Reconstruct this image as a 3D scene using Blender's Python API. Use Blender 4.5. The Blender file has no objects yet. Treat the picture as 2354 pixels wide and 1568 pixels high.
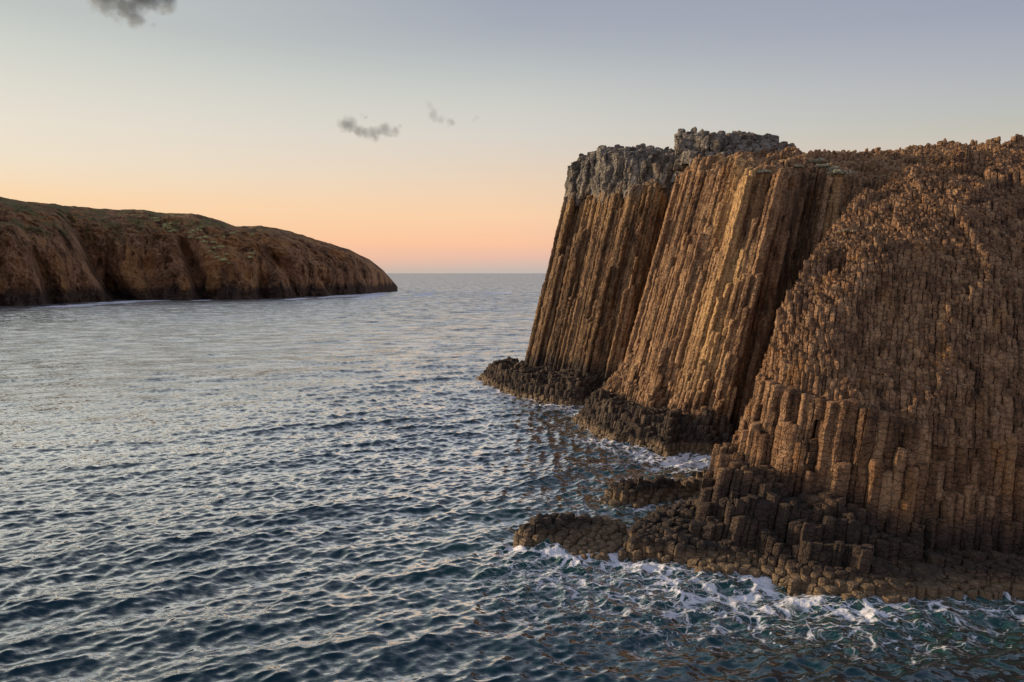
import bpy, math
import numpy as np
from mathutils import Vector
from mathutils.bvhtree import BVHTree
from mathutils.kdtree import KDTree

RNG = np.random.default_rng(11)
scene = bpy.context.scene
COL = scene.collection

# ------------------------------------------------------------------ camera
CAM_H = 15.0
FP = 1680.4                       # focal length in pixels of a 2354 px wide survey of the view
PITCH = math.atan((784 - 628) / FP)
cam_data = bpy.data.cameras.new("camera")
cam_data.sensor_width = 36.0
cam_data.lens = FP / 2354 * 36.0
cam_data.clip_start = 0.5
cam_data.clip_end = 90000
cam = bpy.data.objects.new("camera", cam_data)
cam.location = (0, 0, CAM_H)
cam.rotation_euler = (math.pi / 2 - PITCH, 0, 0)
COL.objects.link(cam)
scene.camera = cam
CP, SP = math.cos(PITCH), math.sin(PITCH)


def ray(x, y):
    cx = (np.asarray(x, float) - 1177) / FP
    cy = (784 - np.asarray(y, float)) / FP
    return np.stack([cx, CP + cy * SP, -SP + cy * CP], -1)


def at(x, y, d):
    """surveyed bearing and a distance -> a point of the place"""
    r = ray(x, y)
    k = np.asarray(d, float) / r[..., 1]
    return r * k[..., None] + np.array([0, 0, CAM_H])


def at_sea(x, y, z=0.0):
    r = ray(x, y)
    k = (z - CAM_H) / r[..., 2]
    return r * k[..., None] + np.array([0, 0, CAM_H])


# ------------------------------------------------------------------ noise
def _hash(ix, iy, iz, seed):
    h = (ix.astype(np.uint32) * np.uint32(374761393)) ^ (iy.astype(np.uint32) * np.uint32(668265263)) \
        ^ (iz.astype(np.uint32) * np.uint32(2246822519)) ^ np.uint32((seed * 3266489917) & 0xFFFFFFFF)
    h = (h ^ (h >> np.uint32(13))) * np.uint32(1274126177)
    h = (h ^ (h >> np.uint32(16))) * np.uint32(2654435769)
    h = h ^ (h >> np.uint32(15))
    return (h & np.uint32(0xFFFF)).astype(np.float32) / 32767.5 - 1.0


def vnoise(p, seed=0, sharp=False):
    p = np.asarray(p, np.float32)
    f0 = np.floor(p)
    i = f0.astype(np.int64)
    f = p - f0
    if not sharp:
        f = f * f * f * (f * (f * 6 - 15) + 10)
    out = 0
    for a in (0, 1):
        wx = f[:, 0] if a else 1 - f[:, 0]
        for b in (0, 1):
            wy = f[:, 1] if b else 1 - f[:, 1]
            for c in (0, 1):
                wz = f[:, 2] if c else 1 - f[:, 2]
                out = out + wx * wy * wz * _hash(i[:, 0] + a, i[:, 1] + b, i[:, 2] + c, seed)
    return out


def fbm(p, octaves=4, seed=0, gain=0.5):
    p = np.asarray(p, np.float32)
    s, amp, out, tot = 1.0, 1.0, 0, 0
    for o in range(octaves):
        out = out + amp * vnoise(p * s + 17.3 * o, seed + o)
        tot += amp
        amp *= gain
        s *= 2.03
    return out / tot


def noise2(x, y, seed=0):
    return vnoise(np.stack([x, y, np.zeros_like(x)], -1), seed)


def sstep(a, b, x):
    t = np.clip((x - a) / (b - a), 0, 1)
    return t * t * (3 - 2 * t)


# ------------------------------------------------------------------ mesh helpers
def mesh_from(name, verts, quads, mat, parent=None, attrs=None, smooth=False, quads_extra=None):
    me = bpy.data.meshes.new(name)
    verts = np.ascontiguousarray(verts, np.float32)
    quads = np.ascontiguousarray(quads, np.int32)
    nv, nf = len(verts), len(quads)
    k = quads.shape[1]
    me.vertices.add(nv)
    me.vertices.foreach_set("co", verts.ravel())
    me.loops.add(nf * k)
    me.loops.foreach_set("vertex_index", quads.ravel())
    me.polygons.add(nf)
    me.polygons.foreach_set("loop_start", np.arange(0, nf * k, k, dtype=np.int32))
    me.polygons.foreach_set("loop_total", np.full(nf, k, np.int32))
    me.polygons.foreach_set("use_smooth", np.full(nf, bool(smooth)))
    me.update(calc_edges=True)
    for an, av in (attrs or {}).items():
        a = me.attributes.new(an, 'FLOAT', 'POINT')
        a.data.foreach_set("value", np.ascontiguousarray(av, np.float32))
    me.materials.append(mat)
    ob = bpy.data.objects.new(name, me)
    COL.objects.link(ob)
    if parent:
        ob.parent = parent
    return ob


def tag(o, label=None, cat=None, group=None, kind=None):
    if label:
        o["label"] = label
    if cat:
        o["category"] = cat
    if group:
        o["group"] = group
    if kind:
        o["kind"] = kind
    return o


def empty(name, loc=(0, 0, 0)):
    e = bpy.data.objects.new(name, None)
    e.location = loc
    e.empty_display_size = 0.5
    COL.objects.link(e)
    return e


# ------------------------------------------------------------------ node helpers
class NT:
    def __init__(self, mat_or_world):
        mat_or_world.use_nodes = True
        self.t = mat_or_world.node_tree
        self.t.nodes.clear()

    def n(self, typ, ins=None, **kw):
        nd = self.t.nodes.new(typ)
        for k, v in kw.items():
            setattr(nd, k, v)
        for k, v in (ins or {}).items():
            s = nd.inputs[k]
            if isinstance(v, bpy.types.NodeSocket):
                self.t.links.new(v, s)
            else:
                s.default_value = v
        return nd

    def math(self, op, a, b=0.0, c=0.0, clamp=False):
        nd = self.n('ShaderNodeMath', {0: a, 1: b, 2: c}, operation=op)
        nd.use_clamp = clamp
        return nd.outputs[0]

    def mapr(self, v, a, b, c=0.0, d=1.0, smooth=True):
        nd = self.n('ShaderNodeMapRange', {0: v, 1: a, 2: b, 3: c, 4: d})
        nd.interpolation_type = 'SMOOTHSTEP' if smooth else 'LINEAR'
        return nd.outputs[0]

    def mix(self, f, a, b):
        nd = self.n('ShaderNodeMix', data_type='RGBA')
        for s, v in ((nd.inputs[0], f), (nd.inputs[6], a), (nd.inputs[7], b)):
            if isinstance(v, bpy.types.NodeSocket):
                self.t.links.new(v, s)
            else:
                s.default_value = (*v, 1) if isinstance(v, tuple) and len(v) == 3 else v
        return nd.outputs[2]

    def noise(self, vec, scale, detail=5, rough=0.55, dist=0.0):
        nd = self.n('ShaderNodeTexNoise', {'Vector': vec, 'Scale': scale, 'Detail': detail, 'Roughness': rough, 'Distortion': dist})
        return nd.outputs[0]

    def ramp(self, fac, stops):
        nd = self.n('ShaderNodeValToRGB', {0: fac})
        cr = nd.color_ramp
        while len(cr.elements) < len(stops):
            cr.elements.new(0.5)
        for e, (p, c) in zip(cr.elements, stops):
            e.position = p
            e.color = (*c, 1)
        return nd.outputs[0]

    def attr(self, name):
        return self.n('ShaderNodeAttribute', attribute_name=name).outputs['Fac']

    def link(self, a, b):
        self.t.links.new(a, b)


def lin(*rgb):
    return tuple((c / 255 / 12.92) if c / 255 <= 0.04045 else ((c / 255 + 0.055) / 1.055) ** 2.4 for c in rgb)


# ------------------------------------------------------------------ materials
def rock_material(name, cols, ochre=0.5, dark_top=3.0, dip=0.0, tan=True, bump=0.07, lichen=0.3, fine=1.0):
    m = bpy.data.materials.new(name)
    t = NT(m)
    geo = t.n('ShaderNodeNewGeometry')
    P = geo.outputs['Position']
    sx = t.n('ShaderNodeSeparateXYZ', {0: P})
    z = sx.outputs[2]
    # rock colours run in streaks along the columns
    st = t.n('ShaderNodeMapping', {'Vector': P, 'Scale': (1.0, 1.0, 0.35)}).outputs[0]
    n1 = t.noise(P, 0.16, 4, 0.6)
    n2 = t.noise(st, 1.3, 7, 0.65)
    n3 = t.noise(P, 5.0, 6, 0.7)
    cr = t.attr('crand')
    f = t.math('ADD', t.math('MULTIPLY', n2, 0.75), t.math('MULTIPLY', n3, 0.35))
    f = t.math('ADD', f, t.math('MULTIPLY', t.math('SUBTRACT', cr, 0.5), 0.22))
    base = t.ramp(f, [(0.36, cols[0]), (0.52, cols[1]), (0.68, cols[2])])
    n4 = t.noise(st, 0.45, 5, 0.6)
    om = t.math('MULTIPLY', t.mapr(n4, 0.53, 0.70), ochre)
    om = t.math('MULTIPLY', om, t.mapr(n3, 0.3, 0.6))
    base = t.mix(om, base, (0.34, 0.165, 0.05))
    stn = t.noise(t.n('ShaderNodeMapping', {'Vector': P, 'Scale': (1, 1, .12)}).outputs[0], .9, 5, .65)
    base = t.mix(t.math('MULTIPLY', t.mapr(stn, .50, .66), .55), base, (.055, .036, .024))
    lm = t.math('MULTIPLY', t.mapr(t.noise(P, 2.2, 6, 0.7), 0.55, 0.72), lichen)
    base = t.mix(lm, base, (0.29, 0.235, 0.16))
    base = t.mix(t.mapr(t.noise(P, 4.2, 2, .5), .765, .79, 0, .75), base, (.62, .60, .55))
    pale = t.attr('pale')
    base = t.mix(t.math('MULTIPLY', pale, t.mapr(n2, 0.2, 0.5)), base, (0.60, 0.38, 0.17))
    base = t.mix(t.math('MULTIPLY', t.attr('grey'), t.mapr(n2, .3, .6, .4, 1)), base, t.mix(n3, (.11, .10, .085), (.34, .305, .255)))
    rough = 0.92
    if tan:
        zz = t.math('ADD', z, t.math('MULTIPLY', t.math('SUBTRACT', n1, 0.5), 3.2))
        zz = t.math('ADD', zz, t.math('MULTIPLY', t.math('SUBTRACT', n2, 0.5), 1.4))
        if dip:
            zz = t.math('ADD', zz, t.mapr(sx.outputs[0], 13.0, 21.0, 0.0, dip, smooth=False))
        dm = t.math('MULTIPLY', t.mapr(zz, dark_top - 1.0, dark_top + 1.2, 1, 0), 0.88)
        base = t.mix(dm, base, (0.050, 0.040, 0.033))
        zt = t.math('ADD', z, t.math('MULTIPLY', t.math('SUBTRACT', n2, 0.5), 0.8))
        tm = t.math('MULTIPLY', t.mapr(zt, 0.45, 0.9, 1, 0), 0.85)
        tanc = t.mix(n3, (0.15, 0.095, 0.050), (0.36, 0.26, 0.155))
        base = t.mix(tm, base, tanc)
        rough = t.mapr(zt, 0.1, 1.0, 0.45, 0.92)
    nb1 = t.noise(P, 2.6 * fine, 8, 0.68)
    nb2 = t.noise(P, 9.0 * fine, 4, 0.6)
    wv = t.n('ShaderNodeVectorMath', {0: P, 1: t.n('ShaderNodeVectorMath', {0: t.n('ShaderNodeTexNoise', {'Vector': P, 'Scale': 1.1, 'Detail': 3}).outputs[1], 1: (0.7, 0.7, 0.7)}, operation='MULTIPLY').outputs[0]}, operation='ADD').outputs[0]
    vo = t.n('ShaderNodeTexVoronoi', {'Vector': t.n('ShaderNodeMapping', {'Vector': wv, 'Scale': (.8, .8, 1.7)}).outputs[0], 'Scale': 1.9 * fine}, feature='DISTANCE_TO_EDGE').outputs[0]
    ck = t.mapr(vo, 0.0, 0.09)
    h = t.math('ADD', t.math('MULTIPLY', nb1, 1.2), t.math('MULTIPLY', nb2, 0.35))
    h = t.math('ADD', h, t.math('MULTIPLY', ck, 0.42))
    bp = t.n('ShaderNodeBump', {'Height': h, 'Strength': 1.0, 'Distance': bump * 4.0})
    b = t.n('ShaderNodeBsdfPrincipled', {'Base Color': base, 'Roughness': rough, 'Normal': bp.outputs[0]})
    b.inputs['Specular IOR Level'].default_value = 0.25
    o = t.n('ShaderNodeOutputMaterial', {0: b.outputs[0]})
    return m


BROWN = [(0.062, 0.038, 0.021), (0.21, 0.126, 0.064), (0.42, 0.265, 0.14)]
RUST = [(0.062, 0.035, 0.020), (0.225, 0.124, 0.064), (0.42, 0.255, 0.135)]
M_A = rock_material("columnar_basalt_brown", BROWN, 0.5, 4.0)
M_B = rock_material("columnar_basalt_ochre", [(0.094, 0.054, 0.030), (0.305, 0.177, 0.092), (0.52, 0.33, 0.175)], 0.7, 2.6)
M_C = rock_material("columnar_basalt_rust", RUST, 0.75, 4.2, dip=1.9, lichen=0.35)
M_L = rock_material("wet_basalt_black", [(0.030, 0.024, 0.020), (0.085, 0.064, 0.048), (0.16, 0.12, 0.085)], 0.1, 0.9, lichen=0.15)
M_G = rock_material("weathered_caprock_grey", [(0.075, 0.067, 0.056), (0.225, 0.202, 0.165), (0.37, 0.335, 0.275)], 0.35, 3, tan=False, bump=0.1, lichen=0.4, fine=0.8)


# ------------------------------------------------------------------ lofts (the big shape of each rock mass)
def catmull(P, n, axis):
    P = np.moveaxis(np.asarray(P, float), axis, 0)
    out = []
    N = len(P)
    for i in range(N - 1):
        p0 = P[max(i - 1, 0)]
        p1, p2 = P[i], P[i + 1]
        p3 = P[min(i + 2, N - 1)]
        for k in range(n):
            s = k / n
            c = 0.5 * ((2 * p1) + (-p0 + p2) * s + (2 * p0 - 5 * p1 + 4 * p2 - p3) * s * s + (-p0 + 3 * p1 - 3 * p2 + p3) * s ** 3)
            l = p1 + (p2 - p1) * s
            out.append(0.5 * c + 0.5 * l)
    out.append(P[-1])
    return np.moveaxis(np.array(out), 0, axis)


def loft_surface(rows, n=6):
    A = np.array(rows, float)                   # meridian, row, (x, y, d)
    W = at(A[..., 0], A[..., 1], A[..., 2])
    W = catmull(catmull(W, n, 0), n, 1)
    return W


def loft_bvh(W):
    a, b = W.shape[:2]
    idx = np.arange(a * b).reshape(a, b)
    q = np.stack([idx[:-1, :-1], idx[1:, :-1], idx[1:, 1:], idx[:-1, 1:]], -1).reshape(-1, 4)
    return BVHTree.FromPolygons([tuple(v) for v in W.reshape(-1, 3)], [tuple(int(k) for k in f) for f in q])


SHORE = []                                     # plan position of every column that stands in the sea


def lattice(x0, x1, y0, y1, s, jit, rng):
    dy = s * 0.866
    ny, nx = int((y1 - y0) / dy) + 3, int((x1 - x0) / s) + 3
    jj, ii = np.meshgrid(np.arange(ny), np.arange(nx), indexing='ij')
    X = x0 + (ii + 0.5 * (jj % 2)) * s
    Y = y0 + jj * dy
    X = X + s * 1.0 * noise2(X.ravel() / (3.5 * s), Y.ravel() / (3.5 * s), 201).reshape(X.shape)
    Y = Y + s * 1.0 * noise2(X.ravel() / (3.5 * s) + 50, Y.ravel() / (3.5 * s), 202).reshape(X.shape)
    X = X + rng.uniform(-jit, jit, X.shape) * s
    Y = Y + rng.uniform(-jit, jit, Y.shape) * s
    return X, Y


def cluster_rand(X, Y, size, seed):
    """one random number per irregular patch of columns"""
    wx = X + 0.35 * size * noise2(X.ravel() / size, Y.ravel() / size, seed).reshape(X.shape)
    wy = Y + 0.35 * size * noise2(X.ravel() / size + 31, Y.ravel() / size, seed).reshape(X.shape)
    i = np.floor(wx / size).astype(np.int64)
    j = np.floor(wy / size + 0.5 * (i % 2)).astype(np.int64)
    return (_hash(i, j, i * 0, seed) + 1) / 2


def columns(X, Y, T, lx, ly, K=10, gap=0.02, seg=lambda z, x: 0.8, groove=0.07, bulge=0.02, amp=(0.10, 0.04),
            freq=(1.1, 3.6), off=0.025, seams=(), rng=RNG, tiltb=(0, 0), broken=0.0, floor=-1.6, floor_map=None, pale=None, dome=0.05, tiltk=0.25, seed=5):
    """basalt columns: X,Y lattice (plan position at sea level), T top heights (nan = none) -> one mesh"""
    ny, nx = X.shape
    # close single gaps left inside a wall
    Tp_ = np.pad(T, 1, constant_values=np.nan)
    nb_ = np.stack([Tp_[1 + a:1 + a + ny, 1 + b:1 + b + nx] for a in (-1, 0, 1) for b in (-1, 0, 1) if (a, b) != (0, 0)], -1)
    cnt_ = (~np.isnan(nb_)).sum(-1)
    lowest = np.where(cnt_ > 0, np.nanmin(np.where(np.isnan(nb_), 1e9, nb_), -1), np.nan)
    T = np.where(np.isnan(T) & (cnt_ >= 5), lowest, T)
    have = ~np.isnan(T)
    offs = [(a, b) for a in (-2, -1, 0, 1, 2) for b in (-2, -1, 0, 1, 2) if (a, b) != (0, 0)]
    Xp = np.pad(X, 2, constant_values=1e6)
    Yp = np.pad(Y, 2, constant_values=1e6)

    def shifted(Ap, a, b):
        return Ap[2 + a:2 + a + ny, 2 + b:2 + b + nx]
    NX = np.stack([shifted(Xp, a, b) - X for a, b in offs], -1)
    NY = np.stack([shifted(Yp, a, b) - Y for a, b in offs], -1)
    D2 = NX ** 2 + NY ** 2
    near = np.argsort(D2, -1)[..., :14]

    def bottoms(T):
        Tp = np.pad(np.where(np.isnan(T), floor, T), 2, constant_values=floor)
        NT_ = np.stack([shifted(Tp, a, b) for a, b in offs], -1)
        nb = np.take_along_axis(NT_, near, -1)
        return nb.min(-1)
    if broken > 0:
        for it in range(3):
            mn = bottoms(T)
            drop = np.where(have, T - mn, 0)
            c1 = cluster_rand(X, Y, 2.2, seed + 40 + it)
            c2 = cluster_rand(X, Y, 2.2, seed + 60 + it)
            sel = (drop > 5) & (c1 < broken)
            fr = np.clip(c2 ** 1.2 * 0.9 + rng.normal(0, 0.035, T.shape), 0.0, 0.95)
            T = np.where(sel, mn + 0.4 + drop * fr, T)
    B = np.maximum(bottoms(T) - 0.7, floor)
    if floor_map is not None:
        B = np.maximum(B, floor_map)
        have = have & (np.nan_to_num(T, nan=-9) > floor_map + .1)
    idx = np.argwhere(have)
    I, J = idx[:, 0], idx[:, 1]
    n = len(I)
    th0 = rng.uniform(0, 6.283, n)
    th = th0[:, None] + np.arange(K)[None] * 2 * np.pi / K
    cx, cy = np.cos(th), np.sin(th)
    R = np.full((n, K), 9.0)
    for k in range(len(offs)):
        dx, dy = NX[I, J, k][:, None], NY[I, J, k][:, None]
        dot = dx * cx + dy * cy
        r = np.where(dot > 1e-6, (dx * dx + dy * dy) / 2 / np.maximum(dot, 1e-6), 9)
        R = np.minimum(R, r)
    R = np.minimum(R, np.median(R, 1)[:, None] * 1.35) - gap
    ci, tt, sc, ox, oy, tl, sr = [], [], [], [], [], [], []
    seamr = np.array(seams).reshape(-1, 3) if len(seams) else None
    for q in range(n):
        i, j = I[q], J[q]
        t1, t0 = T[i, j], B[i, j]
        if t1 - t0 < 0.3:
            t0 = t1 - 0.3
        zs = [t0]
        x = X[i, j]
        while zs[-1] < t1 - 0.15:
            zs.append(zs[-1] + max(0.18, seg(zs[-1], x)) * rng.uniform(0.55, 1.5))
        if seamr is not None:
            for (sc_, sdx, sdy) in seamr:
                zz = sc_ + sdx * x + sdy * Y[i, j]
                zs = [u for u in zs if abs(u - zz) > 0.3] + ([zz] if t0 < zz < t1 else [])
            zs.sort()
        zs = np.array(zs)
        zs = zs[zs < t1 - 0.1]
        if len(zs) == 0:
            zs = np.array([t1 - 0.3])
        ends = np.append(zs[1:], t1)
        L = (ends - zs)
        ns = len(zs)
        fr = np.array([0.0, 0.07, 0.36, 0.66, 0.93])
        t = zs[:, None] + L[:, None] * fr[None]
        g = groove * rng.uniform(0.2, 1.6, ns)
        s = np.ones((ns, 5)) + bulge * rng.normal(0.5, 1, (ns, 1))
        s[:, 0] -= g
        s[:, 2:4] += bulge
        o1 = np.repeat(rng.normal(0, off, ns), 5)
        o2 = np.repeat(rng.normal(0, off, ns), 5)
        rr = np.repeat(rng.uniform(0, 1, ns), 5)
        tl_ = np.zeros(ns * 5)
        t = t.ravel()
        s = s.ravel()
        # top
        t = np.concatenate([t, [t1 - 0.04, t1, t1 + dome, t1 + dome * 1.2]])
        s = np.concatenate([s, [0.99, 0.93, 0.5, 0.04]])
        o1 = np.concatenate([o1, np.repeat(o1[-1], 4)])
        o2 = np.concatenate([o2, np.repeat(o2[-1], 4)])
        rr = np.concatenate([rr, np.repeat(rr[-1], 4)])
        tl_ = np.concatenate([tl_, [0.6, 1, 1, 1]])
        ci.append(np.full(len(t), q))
        tt.append(t); sc.append(s); ox.append(o1); oy.append(o2); tl.append(tl_); sr.append(rr)
    ci = np.concatenate(ci); tt = np.concatenate(tt); sc = np.concatenate(sc)
    ox = np.concatenate(ox); oy = np.concatenate(oy); tl = np.concatenate(tl); sr = np.concatenate(sr)
    LX, LY = lx[I, J], ly[I, J]
    bx = X[I, J][ci] + LX[ci] * tt + ox
    by = Y[I, J][ci] + LY[ci] * tt + oy
    rad = R[ci] * sc[:, None]
    VX = bx[:, None] + rad * cx[ci]
    VY = by[:, None] + rad * cy[ci]
    tiltx, tilty = rng.normal(tiltb[0], tiltk, n), rng.normal(tiltb[1], tiltk, n)
    VZ = tt[:, None] + tl[:, None] * (tiltx[ci][:, None] * rad * cx[ci] + tilty[ci][:, None] * rad * cy[ci])
    V = np.stack([VX, VY, VZ], -1).reshape(-1, 3).astype(np.float32)
    for a, f, sd in ((amp[0], freq[0], 1), (amp[1], freq[1], 2)):
        d = np.stack([vnoise(V * f + 5.1 * k, seed * 7 + sd * 3 + k) for k in range(3)], -1)
        V = V + a * d * np.array([1, 1, 0.6], np.float32)
    rows = np.nonzero(ci[:-1] == ci[1:])[0]
    k0 = np.arange(K)
    k1 = (k0 + 1) % K
    a = rows[:, None] * K
    Q = np.stack([a + k0, a + k1, a + K + k1, a + K + k0], -1).reshape(-1, 4)
    cr = rng.uniform(0, 1, n)
    crv = np.repeat(0.7 * cr[ci] + 0.3 * sr, K)
    pl = np.zeros(len(V), np.float32) if pale is None else pale(V).astype(np.float32)
    wet = (B[I, J] < -0.5) & (T[I, J] > -0.3)
    for q in np.nonzero(wet)[0]:
        SHORE.append((X[I[q], J[q]], Y[I[q], J[q]]))
    return V, Q, {'crand': crv, 'pale': pl}


def raycast_tops(X, Y, lx, ly, bvh, warp=0.0, seed=3, smin=-0.6):
    T = np.full(X.shape, np.nan)
    wx = warp * (1.2 * noise2(X.ravel() / 2.2, Y.ravel() / 2.2, seed) + 1.6 * noise2(X.ravel() / 8, Y.ravel() / 8, seed + 1)).reshape(X.shape)
    wy = warp * (1.2 * noise2(X.ravel() / 2.2 + 9, Y.ravel() / 2.2, seed) + 1.6 * noise2(X.ravel() / 8 + 7, Y.ravel() / 8, seed + 1)).reshape(X.shape)
    for i in range(X.shape[0]):
        for j in range(X.shape[1]):
            ax = Vector((lx[i, j], ly[i, j], 1.0))
            o = Vector((X[i, j] + wx[i, j], Y[i, j] + wy[i, j], 0)) + ax * 60
            h = bvh.ray_cast(o, -ax.normalized(), 200)
            if h[0] is not None and h[0].z > smin:
                T[i, j] = h[0].z
    return T


def with_core(V, Q, at_, W, depth):
    """solid rock behind the outer columns"""
    C = W + np.array(depth)
    a, b = C.shape[:2]
    idx = np.arange(a * b).reshape(a, b) + len(V)
    q = np.stack([idx[:-1, :-1], idx[1:, :-1], idx[1:, 1:], idx[:-1, 1:]], -1).reshape(-1, 4)
    V = np.concatenate([V, C.reshape(-1, 3)])
    Q = np.concatenate([Q, q])
    at_ = {k: np.concatenate([v, np.full(a * b, .3 if k == 'crand' else 0)]) for k, v in at_.items()}
    return V, Q, at_


def plan_bounds(W, lxm, lym):
    u = W[..., 0] - lxm * W[..., 2]
    v = W[..., 1] - lym * W[..., 2]
    return u.min() - 2, u.max() + 2, v.min() - 2, v.max() + 2


headland = empty("headland", (16, 70, 0))
tag(headland, "brown columnar basalt headland with vertical rock columns rising from the sea", "cliff", kind="structure")


def keep(ob):
    ob.parent = headland
    ob.matrix_parent_inverse.identity()
    ob.location = (-16, -70, 0)
    return ob


# ---- far buttress
LA = [
    [(1300, 880, 122), (1310, 800, 122), (1340, 640, 122), (1370, 500, 122), (1385, 425, 122), (1420, 405, 126)],
    [(1200, 880, 101), (1216, 800, 101.5), (1252, 635, 103), (1287, 510, 104.6), (1306, 430, 106), (1420, 405, 112)],
    [(1270, 892, 95), (1290, 800, 95.6), (1327, 640, 97), (1355, 510, 98.5), (1374, 430, 99.7), (1450, 408, 106)],
    [(1340, 905, 89.5), (1360, 810, 90.2), (1397, 650, 91.8), (1427, 520, 93.3), (1447, 425, 94.6), (1500, 405, 101)],
    [(1400, 910, 86.5), (1425, 815, 87.4), (1465, 650, 89), (1502, 520, 90.6), (1527, 425, 92), (1565, 400, 98)],
    [(1480, 910, 86), (1505, 815, 87), (1545, 650, 88.5), (1575, 520, 90), (1597, 425, 92), (1640, 395, 98)],
]
WA = loft_surface(LA)
bv = loft_bvh(WA)
rg = np.random.default_rng(21)
X, Y = lattice(*plan_bounds(WA, .24, .18), 0.46, 0.30, rg)
lx, ly = np.full(X.shape, 0.24), np.full(X.shape, 0.165)
T = raycast_tops(X, Y, lx, ly, bv, 0.55, 3)
T = T + (cluster_rand(X, Y, 1.9, 8) - .5) * 1.2 + rg.normal(0, .12, T.shape)


def pale_a(V):
    return sstep(20.5, 26.0, V[:, 2] + 2.2 * noise2(V[:, 0] / 1.1, V[:, 1] / 1.1, 77)) * 0.55


V, Q, at_ = columns(X, Y, T, lx, ly, gap=.01, seg=lambda z, x: 0.9 if z < 8 else 0.6, groove=0.05, bulge=.01, amp=(.04, .075), off=.02, broken=.30,
                    seams=[(15.5, -0.25, 0.0), (9.0, -0.5, 0.02), (6.5, -.45, 0)], rng=rg, pale=pale_a, seed=5, tiltb=(.4, .4))
at_['grey'] = sstep(24.4, 27.0, V[:, 2] + 1.6 * noise2(V[:, 0] / 1.3, V[:, 1] / 1.3, 78))
V, Q, at_ = with_core(V, Q, at_, WA, (1.3, 1.4, -1.0))
o = keep(mesh_from("buttress", V, Q, M_A, attrs=at_))
o["label"] = "farthest leaning buttress below the grey knobbly cap"

# ---- middle buttress and the wall at the head of the gully
LB = [
    [(1450, 930, 84), (1462, 900, 84.5), (1490, 830, 85.5), (1530, 690, 87.5), (1570, 540, 89.5), (1605, 425, 91), (1650, 385, 97), (1655, 370, 110), (1655, 380, 130)],
    [(1332, 976, 73.3), (1395, 900, 76), (1447, 820, 77), (1490, 690, 78.3), (1536, 520, 80), (1572, 392, 81.3), (1622, 380, 89), (1645, 365, 105), (1650, 380, 125)],
    [(1420, 1017, 65.2), (1475, 930, 67.8), (1520, 840, 68.6), (1562, 690, 70), (1612, 520, 71.7), (1650, 394, 73), (1675, 375, 82), (1690, 365, 100), (1700, 380, 120)],
    [(1530, 1047, 60.3), (1580, 970, 61.4), (1622, 870, 62.4), (1666, 690, 64), (1708, 530, 65.4), (1740, 403, 66.5), (1752, 374, 77), (1765, 355, 96), (1770, 375, 120)],
    [(1610, 1042, 61.2), (1652, 960, 62.3), (1688, 865, 63.2), (1731, 690, 65), (1770, 530, 66.4), (1799, 407, 67.6), (1805, 370, 78), (1818, 350, 96), (1820, 372, 120)],
    [(1690, 1038, 62.4), (1720, 960, 66), (1752, 860, 68.5), (1796, 690, 71), (1830, 530, 73), (1850, 403, 75), (1856, 370, 80), (1860, 351, 94), (1860, 372, 118)],
    [(1790, 1010, 64), (1805, 950, 65.4), (1828, 850, 65.8), (1868, 690, 67.6), (1892, 530, 69.2), (1902, 406, 70.2), (1930, 368, 82), (1937, 342, 94), (1940, 370, 118)],
    [(1900, 1010, 65), (1920, 950, 66), (1950, 850, 67.5), (1980, 690, 69.5), (2000, 530, 71.3), (2010, 400, 73), (2010, 368, 84), (2010, 349, 95), (2010, 370, 120)],
    [(2040, 1010, 66), (2055, 950, 67), (2075, 850, 68.5), (2095, 690, 70.5), (2108, 530, 72.5), (2115, 385, 75), (2118, 350, 87), (2120, 331, 99), (2120, 360, 122)],
    [(2240, 1010, 67), (2245, 950, 68), (2250, 850, 70), (2255, 690, 72), (2260, 530, 74), (2262, 368, 78), (2262, 342, 90), (2262, 324, 102), (2262, 355, 124)],
    [(2900, 1010, 67), (2900, 950, 68), (2900, 850, 70), (2900, 690, 72), (2900, 530, 74), (2900, 365, 80), (2900, 340, 92), (2900, 320, 106), (2900, 355, 126)],
]
WB = loft_surface(LB)
bv = loft_bvh(WB)
rg = np.random.default_rng(22)
X, Y = lattice(*plan_bounds(WB, .3, .18), 0.43, 0.30, rg)
lx = np.interp(X, [5, 14, 24, 32], [.30, .30, .24, .10])
ly = np.full(X.shape, 0.17)
T = raycast_tops(X, Y, lx, ly, bv, 0.6, 13)
T = T + (cluster_rand(X, Y, 2.0, 18) - .5) * 1.3 + rg.normal(0, .14, T.shape)
T = np.where(T > 23, T - .85 * sstep(24, 30, X) + .5 * noise2(X.ravel() / 2.2, Y.ravel() / 2.2, 4).reshape(X.shape) + .5 * (noise2(X.ravel() / .9, Y.ravel() / .9, 6)).reshape(X.shape), T)


def pale_sunlit_b(V):
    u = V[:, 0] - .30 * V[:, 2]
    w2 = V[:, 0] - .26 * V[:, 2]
    p2 = sstep(23.2, 23.7, w2) * sstep(26.6, 26.0, w2) * sstep(-.2, .2, noise2(w2 / .55, w2 * 0, 19)) * sstep(16.5, 18, V[:, 2]) * sstep(24.6, 24, V[:, 2])  # gully pillar: its lit look painted as a paler rock colour
    return .8 * p2 + 1.0 * np.exp(-((u - 14.7 + .5 * noise2(V[:, 2] / 4, V[:, 0] * 0, 5)) / .9) ** 2) * sstep(3, 8, V[:, 2])  # nose strip: fresher pale rock, with sunlit gold painted into its colour


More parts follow.
